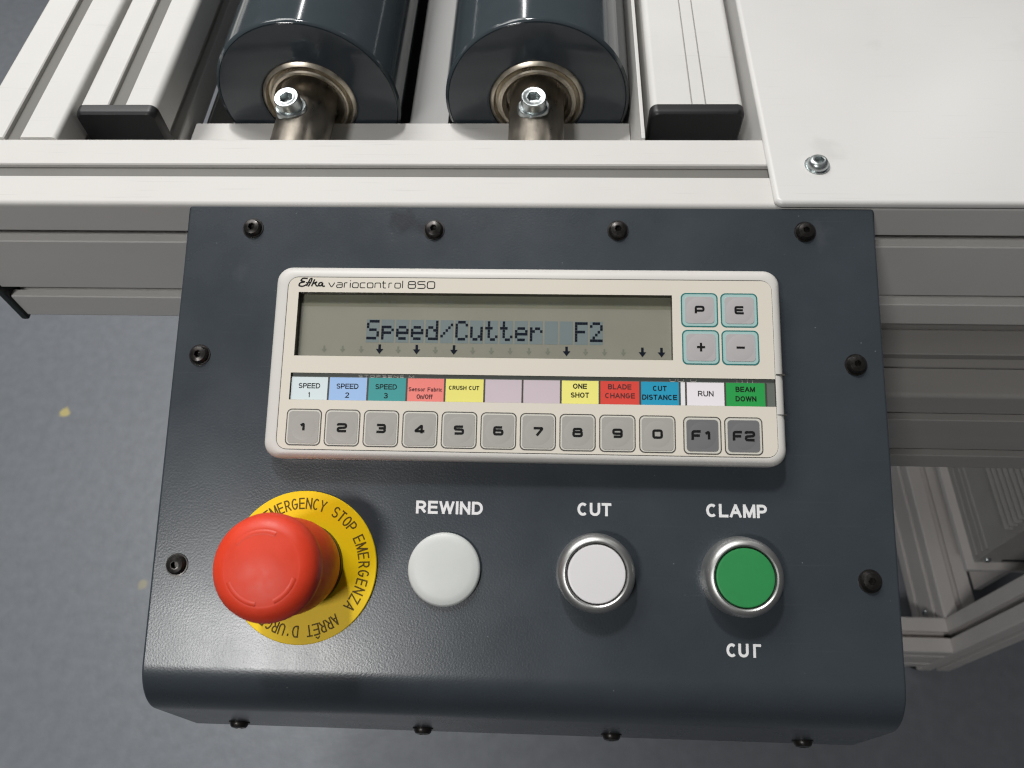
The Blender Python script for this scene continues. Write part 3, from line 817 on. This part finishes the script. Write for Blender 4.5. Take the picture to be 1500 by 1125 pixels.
# lettering round the plate
bm = bmesh.new()
def ring_text(words, a0, a1, rc_, hgt, wid):
    n = len(words)
    for i, ch in enumerate(words):
        if ch == ' ': continue
        a = R(a0 + (a1 - a0) * i / (n - 1))
        tmp = bmesh.new()
        w = wid * (.3 if ch == "'" else 1.22 if ch == 'M' else .95 if ch in 'ERT' else 1.05)
        letters(tmp, 'E' if ch == 'Ê' else ch, -w / 2, w / 2, -hgt / 2, hgt / 2, 0, .125)
        if ch == 'Ê': ribbon(tmp, [Vector((-.8, hgt * .60)), Vector((0, hgt * .78)), Vector((.8, hgt * .60))], .4, .003)
        m = Matrix.Rotation(a - math.pi / 2, 3, 'Z')
        c = Vector((rc_ * math.cos(a), rc_ * math.sin(a), 1.30))
        vm = {}
        for v in tmp.verts: vm[v] = bm.verts.new(m @ v.co + c)
        for f in tmp.faces:
            g_ = bm.faces.new([vm[v] for v in f.verts])
        tmp.free()
ring_text('EMERGENCY STOP', 128, 40, 23.6, 4.3, 2.3)
ring_text('EMERGENZA', 27, -36.5, 23.6, 4.3, 2.45)
ring_text("ARRÊT D'URGENCE", -53.6, -143, 23.6, 4.3, 2.3)
link('legend_lettering', bm, M_brown, es_, smooth=0, recalc=False)
# faint raised twist arrows on the cap
bm = bmesh.new()
for a0, a1 in ((70, 140), (205, 265), (-65, -15)):
    n = 14
    P = []
    for rr, hh in ((12.4, 44.1), (11.9, 44.5), (10.9, 44.66), (10.5, 44.55)):
        P.append([bm.verts.new((rr * math.cos(R(a0 + (a1 - a0) * i / n)), rr * math.sin(R(a0 + (a1 - a0) * i / n)), hh)) for i in range(n + 1)])
    for k in range(3):
        for i in range(n): bm.faces.new((P[k][i], P[k + 1][i], P[k + 1][i + 1], P[k][i + 1]))
for v in bm.verts: v.co.y += .5 + v.co.z * .028
link('twist_arrow', bm, M_red, es_, smooth=40)

# ------------------------------------------------------------------ operator terminal
term = root('operator_terminal', 'cream keypad terminal with a grey text display and coloured labels on the sloping console', 'keypad terminal',
            (0, 0, 0), (TL, 0, 0))
tc_d = 68.5
term.location = Vector((0.8, -tc_d * cT, -tc_d * sT)) * S
TX, TD = 0.8, tc_d
def tl(x, d, h): return (x - TX, -(d - TD), h)
def trr(x0, x1, d0_, d1_, r, seg=6): return rrect(x0 - TX, x1 - TX, -(d1_ - TD), -(d0_ - TD), r, seg)
H = 10.0
# case: built as rings so that the windows are true openings
bm = bmesh.new()
lev = [(1.2, .15, 5.6), (.5, 1.2, 6), (0, 3, 6), (0, 7.2, 6), (.35, 8.4, 5.8), (1.1, 9.3, 5.4), (2.0, 9.75, 5), (3.1, 9.9, 4.4), (3.4, 9.75, 4.3)]
rings = []
for ins, z, rr in lev:
    rings.append([bm.verts.new((u, v, z)) for u, v in trr(-97.5 + ins / 3.4 * 5.3, 98.6 - ins / 3.4 * 3.55, 29.9 + ins / 3.4 * 4.7, 105.5 - ins / 3.4 * 3.0, rr, 7)])
n = len(rings[0])
for a, b in zip(rings, rings[1:]):
    for i in range(n): bm.faces.new((a[i], a[(i + 1) % n], b[(i + 1) % n], b[i]))
bm.faces.new(rings[0][::-1])
link('case', bm, M_case, term, smooth=40)

# face membrane with two rectangular openings, as a grid of quads
LX0, LX1, LD0, LD1 = -87.8, 57.2, 40.8, 66.3
SX0, SX1, SD0, SD1 = -88.5, 94.95, 73.0, 83.5
FX0, FX1, FD0, FD1 = -92.0, 94.95, 34.8, 102.3
bm = bmesh.new()
def quad(x0, x1, d0_, d1_, h, mi=0):
    vs = [bm.verts.new(tl(*p)) for p in ((x0, d1_, h), (x1, d1_, h), (x1, d0_, h), (x0, d0_, h))]
    f = bm.faces.new(vs); f.material_index = mi
def rpoly_strip(dtop, dbot, top_round, bot_round, x0, x1, h, r=3.8):
    pts = []
    if bot_round:
        for i in range(7):
            a = R(180 + 90 * i / 6); pts.append((x0 + r + r * math.cos(a), dbot - r - r * math.sin(a)))
        for i in range(7):
            a = R(270 + 90 * i / 6); pts.append((x1 - r + r * math.cos(a), dbot - r - r * math.sin(a)))
    else: pts += [(x0, dbot), (x1, dbot)]
    if top_round:
        for i in range(7):
            a = R(90 * i / 6); pts.append((x1 - r + r * math.cos(a), dtop + r - r * math.sin(a)))
        for i in range(7):
            a = R(90 + 90 * i / 6); pts.append((x0 + r + r * math.cos(a), dtop + r - r * math.sin(a)))
    else: pts += [(x1, dtop), (x0, dtop)]
    bm.faces.new([bm.verts.new(tl(x, d, h)) for x, d in pts])
rpoly_strip(FD0, LD0, True, False, FX0, FX1, H)
quad(FX0, LX0, LD0, LD1, H); quad(LX1, FX1, LD0, LD1, H)
quad(FX0, FX1, LD1, SD0, H)
quad(FX0, SX0, SD0, SD1, H)
rpoly_strip(SD1, FD1, False, True, FX0, FX1, H)
# walls of the openings
def well(x0, x1, d0_, d1_, hb, mi):
    c = [(x0, d1_), (x1, d1_), (x1, d0_), (x0, d0_)]
    for i in range(4):
        a, b = c[i], c[(i + 1) % 4]
        f = bm.faces.new([bm.verts.new(tl(*p)) for p in ((a[0], a[1], H), (b[0], b[1], H), (b[0], b[1], hb), (a[0], a[1], hb))])
        f.material_index = mi
well(LX0, LX1, LD0, LD1, 6.5, 1)
well(SX0, SX1, SD0, SD1, 8.8, 1)
# thin dark joint line between membrane and case
o = [bm.verts.new((u, v, 9.80)) for u, v in trr(FX0 - .35, FX1 + .25, FD0 - .35, FD1 + .35, 4.1)]
ii = [bm.verts.new((u, v, 9.80)) for u, v in trr(FX0, FX1, FD0, FD1, 3.8)]
for i in range(len(o)):
    f = bm.faces.new((o[i], o[(i + 1) % len(o)], ii[(i + 1) % len(o)], ii[i])); f.material_index = 2
bmesh.ops.remove_doubles(bm, verts=bm.verts, dist=.001)
link('face_membrane', bm, [M_face, M_well, M_line], term, smooth=0, recalc=False)

# display
bm = bmesh.new()
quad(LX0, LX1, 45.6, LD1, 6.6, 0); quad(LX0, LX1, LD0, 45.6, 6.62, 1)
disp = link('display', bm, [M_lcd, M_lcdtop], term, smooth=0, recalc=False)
F57 = {
 'S': ['01111', '10000', '10000', '01110', '00001', '00001', '11110'],
 'p': ['00000', '00000', '11110', '10001', '11110', '10000', '10000'],
 'e': ['00000', '00000', '01110', '10001', '11111', '10000', '01110'],
 'd': ['00001', '00001', '01101', '10011', '10001', '10001', '01111'],
 '/': ['00000', '00001', '00010', '00100', '01000', '10000', '00000'],
 'C': ['01110', '10001', '10000', '10000', '10000', '10001', '01110'],
 'u': ['00000', '00000', '10001', '10001', '10001', '10011', '01101'],
 't': ['01000', '01000', '11100', '01000', '01000', '01001', '00110'],
 'r': ['00000', '00000', '10110', '11001', '10000', '10000', '10000'],
 'F': ['11111', '10000', '10000', '11110', '10000', '10000', '10000'],
 '2': ['01110', '10001', '00001', '00010', '00100', '01000', '11111'],
 ' ': ['00000'] * 7}
cells = bmesh.new(); dots = bmesh.new()
def q2(b, x0, x1, d0_, d1_, h):
    b.faces.new([b.verts.new(tl(*p)) for p in ((x0, d1_, h), (x1, d1_, h), (x1, d0_, h), (x0, d0_, h))])
pitch = 5.80; px = .98; py = 1.13
for i, ch in enumerate('Speed/Cutter  F2'):
    x0 = -60.9 + i * pitch; dd = 50.9
    q2(cells, x0 - .12, x0 + 5 * px + .12, dd - .2, dd + 7 * py + 1.1, 6.65)
    for r_, row in enumerate(F57[ch]):
        for c_, b_ in enumerate(row):
            if b_ == '1': q2(dots, x0 + c_ * px + .01, x0 + (c_ + 1) * px - .01, dd + r_ * py + .04, dd + (r_ + 1) * py - .04, 6.70)
def arrow(b, x, d, s, h):
    pts = [(-.42, -1.6), (.42, -1.6), (.42, -.05), (1.25, -.05), (0, 1.6), (-1.25, -.05), (-.42, -.05)]
    b.faces.new([b.verts.new(tl(x + u * s, d + v * s, h)) for u, v in pts][::-1])
ghost = bmesh.new()
lit = (3, 5, 7, 13, 17, 18)
for k in range(19):
    x = -77.2 + k * 7.257
    if k in lit: arrow(dots, x, 62.6, 1.18, 6.70)
    else: arrow(ghost, x, 62.8, .85, 6.69)
link('character_cells', cells, M_lcdcell, disp, smooth=0, recalc=False)
link('display_characters', dots, M_lcddot, disp, smooth=0, recalc=False)
# ghost marks along the top of the display
for (x, w) in ((-76, 8), (-58, 9), (-38, 12), (-14, 5), (-2, 8), (10, 7), (22, 3), (28, 3), (36, 3), (44, 2)):
    for j in range(3): q2(ghost, x + j * w / 3, x + (j + .7) * w / 3, 43.0 + .4 * (j % 2), 44.3, 6.68)
link('ghost_marks', ghost, M_lcdghost, disp, smooth=0, recalc=False)
bm = bmesh.new(); box(bm, LX0 + .05 - TX, LX1 - .05 - TX, -(LD1 - .05 - TD), -(LD0 + .05 - TD), 8.9, 9.5)
link('display_window', bm, M_window, term, smooth=0)

# label strip
bm = bmesh.new(); q2(bm, SX0, SX1, SD0, SD1, 8.82)
link('label_slot', bm, M_slot, term, smooth=0, recalc=False)
def cardmat(name, c): return mat(name, c, .45, 0, .4, noise=.015, nscale=80)
PB = (.010, .018, .045, 1)
cards = [
 (-88.2, -74.0, rgb(214, 226, 228), [('SPEED', 76.9, 78.9, -85.4, -77.0), ('1', 80.3, 82.4, -81.6, -80.8)]),
 (-73.6, -58.9, rgb(158, 190, 232), [('SPEED', 76.9, 78.9, -70.7, -62.2), ('2', 80.3, 82.4, -67.2, -65.6)]),
 (-58.4, -43.9, rgb(62, 152, 152), [('SPEED', 76.9, 78.9, -55.7, -47.4), ('3', 80.3, 82.4, -52.3, -50.7)]),
 (-43.4, -29.3, rgb(238, 132, 122), [('Sensor Fabric', 77.9, 79.5, -42.9, -29.9), ('On/Off', 80.6, 82.4, -39.7, -33.6)]),
 (-28.8, -14.2, rgb(234, 226, 120), [('CRUSH CUT', 77.1, 78.7, -27.5, -15.9)]),
 (-13.7, .3, rgb(202, 188, 194), []),
 (.8, 14.8, rgb(202, 188, 194), []),
 (15.3, 29.4, rgb(240, 232, 128), [('ONE', 75.6, 77.6, 19.6, 24.9), ('SHOT', 79.0, 81.0, 18.8, 25.7)]),
 (29.8, 44.6, rgb(218, 70, 58), [('BLADE', 75.6, 77.6, 32.8, 41.6), ('CHANGE', 79.0, 81.0, 31.7, 42.9)]),
 (45.1, 59.4, rgb(34, 152, 188), [('CUT', 76.0, 78.0, 49.6, 54.8), ('DISTANCE', 79.4, 81.4, 45.6, 58.6)]),
 (62.3, 76.2, rgb(236, 230, 234), [('RUN', 77.7, 79.8, 66.4, 72.2)]),
 (76.8, 91.4, rgb(40, 156, 74), [('BEAM', 75.9, 77.9, 80.4, 87.6), ('DOWN', 79.5, 81.5, 80.3, 88.0)]),
]
names = ['pale grey SPEED 1 label', 'light blue SPEED 2 label', 'teal SPEED 3 label', 'salmon Sensor Fabric label', 'yellow CRUSH CUT label',
         'blank lilac label, the left of two', 'blank lilac label, the right of two', 'yellow ONE SHOT label', 'red BLADE CHANGE label', 'blue CUT DISTANCE label',
         'white RUN label', 'green BEAM DOWN label']
for k, (x0, x1, c, txt) in enumerate(cards):
    m = cardmat('label_card_colour', c)
    bm = bmesh.new(); box(bm, x0 - TX, x1 - TX, -(83.35 - TD), -(74.5 - TD), 8.86, 9.1)
    o = link('label_card', bm, m, term, tl((x0 + x1) / 2, 79, 9), smooth=0); lab(o, names[k])
    if txt:
        bm = bmesh.new()
        for (w, a, b, xa, xb) in txt: letters(bm, w, xa - TX, xb - TX, -(b - TD), -(a - TD), 9.14, .165 if k in (0, 1, 2, 10) else .20)
        for v in bm.verts: v.co -= Vector(tl((x0 + x1) / 2, 79, 9))
        link('card_lettering', bm, M_print if k not in (3, 8) else mat('dark_red_print', (.10, .012, .010, 1)), o, smooth=0, recalc=False)
# black dividers
bm = bmesh.new()
for x in (-73.8, -58.65, -43.65, -29.05, -13.95, .55, 15.05, 29.6, 44.85, 59.65, 61.95, 76.5, 91.6, -88.35):
    w = .34 if x > -88 else .14
    q2(bm, x - w, x + w, 74.4, 83.4, 9.16)
link('card_divider', bm, M_line, term, smooth=0, recalc=False)
bm = bmesh.new(); box(bm, 59.95 - TX, 61.65 - TX, -(83.35 - TD), -(74.5 - TD), 8.86, 9.08)
link('blank_spacer', bm, cardmat('white_card', rgb(232, 230, 232)), term, smooth=0)
# scraps of older print showing above the cards
for w_, xa, xb in (('STOPSENS M', -62.5, -41), ('UU U', 56, 66), ('IIII', 81, 87)):
    bm = bmesh.new(); letters(bm, w_, xa - TX, xb - TX, -(74.35 - TD), -(73.35 - TD), 8.86, .2)
    hp = link('hidden_print', bm, M_keyrim, term, tl((xa + xb) / 2, 73.8, 8.86), smooth=0, recalc=False); hp['kind'] = 'stuff'

# keys
def make_key(x0, x1, d0_, d1_, mline, mrim, mpad, rim, label=None, ln=.42):
    bm = bmesh.new(); cx, cd = (x0 + x1) / 2, (d0_ + d1_) / 2
    hw, hh = (x1 - x0) / 2, (d1_ - d0_) / 2
    slab(bm, rrect(-hw, hw, -hh, hh, 2.0), 10.01, 10.07, 0)
    slab(bm, rrect(-hw + ln, hw - ln, -hh + ln, hh - ln, 1.65), 10.02, 10.11, 1)
    slab(bm, rrect(-hw + rim, hw - rim, -hh + rim, hh - rim, 1.3), 10.03, 10.26, 2, bev=.1)
    # shallow embossed dome ring
    lathe(bm, [(5.0, 10.262), (4.6, 10.30), (3.6, 10.36), (2.4, 10.38), (0, 10.38)], seg=40, mi=2)
    for v in bm.verts: v.co += Vector((cx - TX, -(cd - TD), 0))
    o = link('key', bm, [mline, mrim, mpad], term, (cx - TX, -(cd - TD), 10), smooth=40)
    if label: lab(o, label)
    return o, cx, cd
def legend(o, s, w, h, wd, gap=0):
    bm = bmesh.new(); n = len(s); tot = n * w + (n - 1) * gap
    for i, ch in enumerate(s): glyph(bm, ch, -tot / 2 + i * (w + gap), -h / 2, w, h, wd, .44)
    link('key_legend', bm, M_print, o, smooth=0, recalc=False)
for i, ch in enumerate('1234567890'):
    x0 = -88.8 + i * 14.78
    dd = i * .05
    o, cx, cd = make_key(x0, x0 + 13.5, 87.0 + dd, 101.0 + dd, M_line, M_keyrim, M_key, .92, 'light grey number key printed ' + ch)
    legend(o, ch, 3.0 if ch != '1' else 2.6, 2.6, .92)
for s, x0 in (('F1', 60.5), ('F2', 75.6)):
    o, cx, cd = make_key(x0, x0 + 14.0, 87.6, 101.7, M_line, M_keyrim, M_keydk, 1.15, 'dark grey function key printed ' + s)
    legend(o, s, 2.9, 2.9, .95, 1.5)
for s, x0, d0_ in (('P', 60.5, 39.8), ('E', 75.5, 39.8), ('+', 60.7, 54.4), ('-', 75.5, 54.4)):
    nm = {'+': 'plus sign', '-': 'minus sign'}.get(s, 'letter ' + s)
    o, cx, cd = make_key(x0, x0 + 14.0, d0_, d0_ + 13.5, M_teal, M_tealrim, M_keyp, 1.5, 'teal edged key printed with the ' + nm, .5)
    legend(o, s, 2.9 if s not in '+-' else 3.2, 2.4 if s not in '+-' else 3.2, .85)

# brand line
bm = bmesh.new()
x = -76.2
adv = {'v': 2.3, 'a': 2.1, 'r': 1.5, 'i': .0, 'o': 2.1, 'c': 1.9, 'n': 2.1, 't': 1.4, 'l': 0}
widths = {'v': 2.2, 'a': 2.0, 'r': 1.4, 'i': .1, 'o': 2.0, 'c': 1.8, 'n': 2.0, 't': 1.5, 'l': .1}
word = 'variocontrol'
tot = sum(widths[c] for c in word) + .72 * (len(word) - 1)
k = 29.3 / tot
for ch in word:
    glyph(bm, ch, x - TX, -(38.9 - TD), widths[ch] * k, 2.0, .36, 10.03, .3)
    x += (widths[ch] + .72) * k
x = -44.8
for ch in '850':
    glyph(bm, ch, x - TX, -(38.95 - TD), 2.9, 2.75, .40, 10.03, .3)
    x += 3.75
link('brand_lettering', bm, M_print, term, tl(-55, 38, 10), smooth=0, recalc=False)
bm = bmesh.new()
def script(pts, wd, h=10.03, k=0):
    P = [Vector(tl(a, b, 0)[:2]) for a, b in pts]
    ribbon(bm, rounded(P, .5, False, 5), wd, h + .012 * k)
script([(-84.6, 35.3), (-86.6, 35.2), (-87.4, 36.2), (-85.6, 36.7), (-87.6, 37.1), (-88.0, 38.3), (-86.4, 38.6), (-84.9, 37.8)], .62, k=0)
script([(-84.9, 38.4), (-83.6, 35.4), (-82.9, 35.2), (-83.0, 36.2), (-84.2, 38.6)], .56, k=1)
script([(-85.2, 37.1), (-83.3, 36.9)], .5, k=2)
script([(-82.9, 38.5), (-81.8, 35.6)], .56, k=3)
script([(-82.3, 37.4), (-80.8, 36.6), (-81.6, 37.3), (-80.9, 38.4), (-80.2, 38.3)], .56, k=4)
script([(-78.7, 36.9), (-79.9, 37.0), (-80.2, 38.2), (-79.1, 38.3), (-78.5, 37.0), (-78.7, 38.4), (-77.6, 38.4)], .56, k=5)
link('brand_logo', bm, M_print, term, tl(-83, 37, 10), smooth=0, recalc=False)
# notch in the right side of the case beside the label strip
bm = bmesh.new(); box(bm, 95.3 - TX, 98.65 - TX, -(71.6 - TD), -(71.0 - TD), 8, 9.95, .0); box(bm, 95.3 - TX, 98.65 - TX, -(86.6 - TD), -(86.3 - TD), 8, 9.93, .0)
link('case_notch', bm, M_line, term, smooth=0)
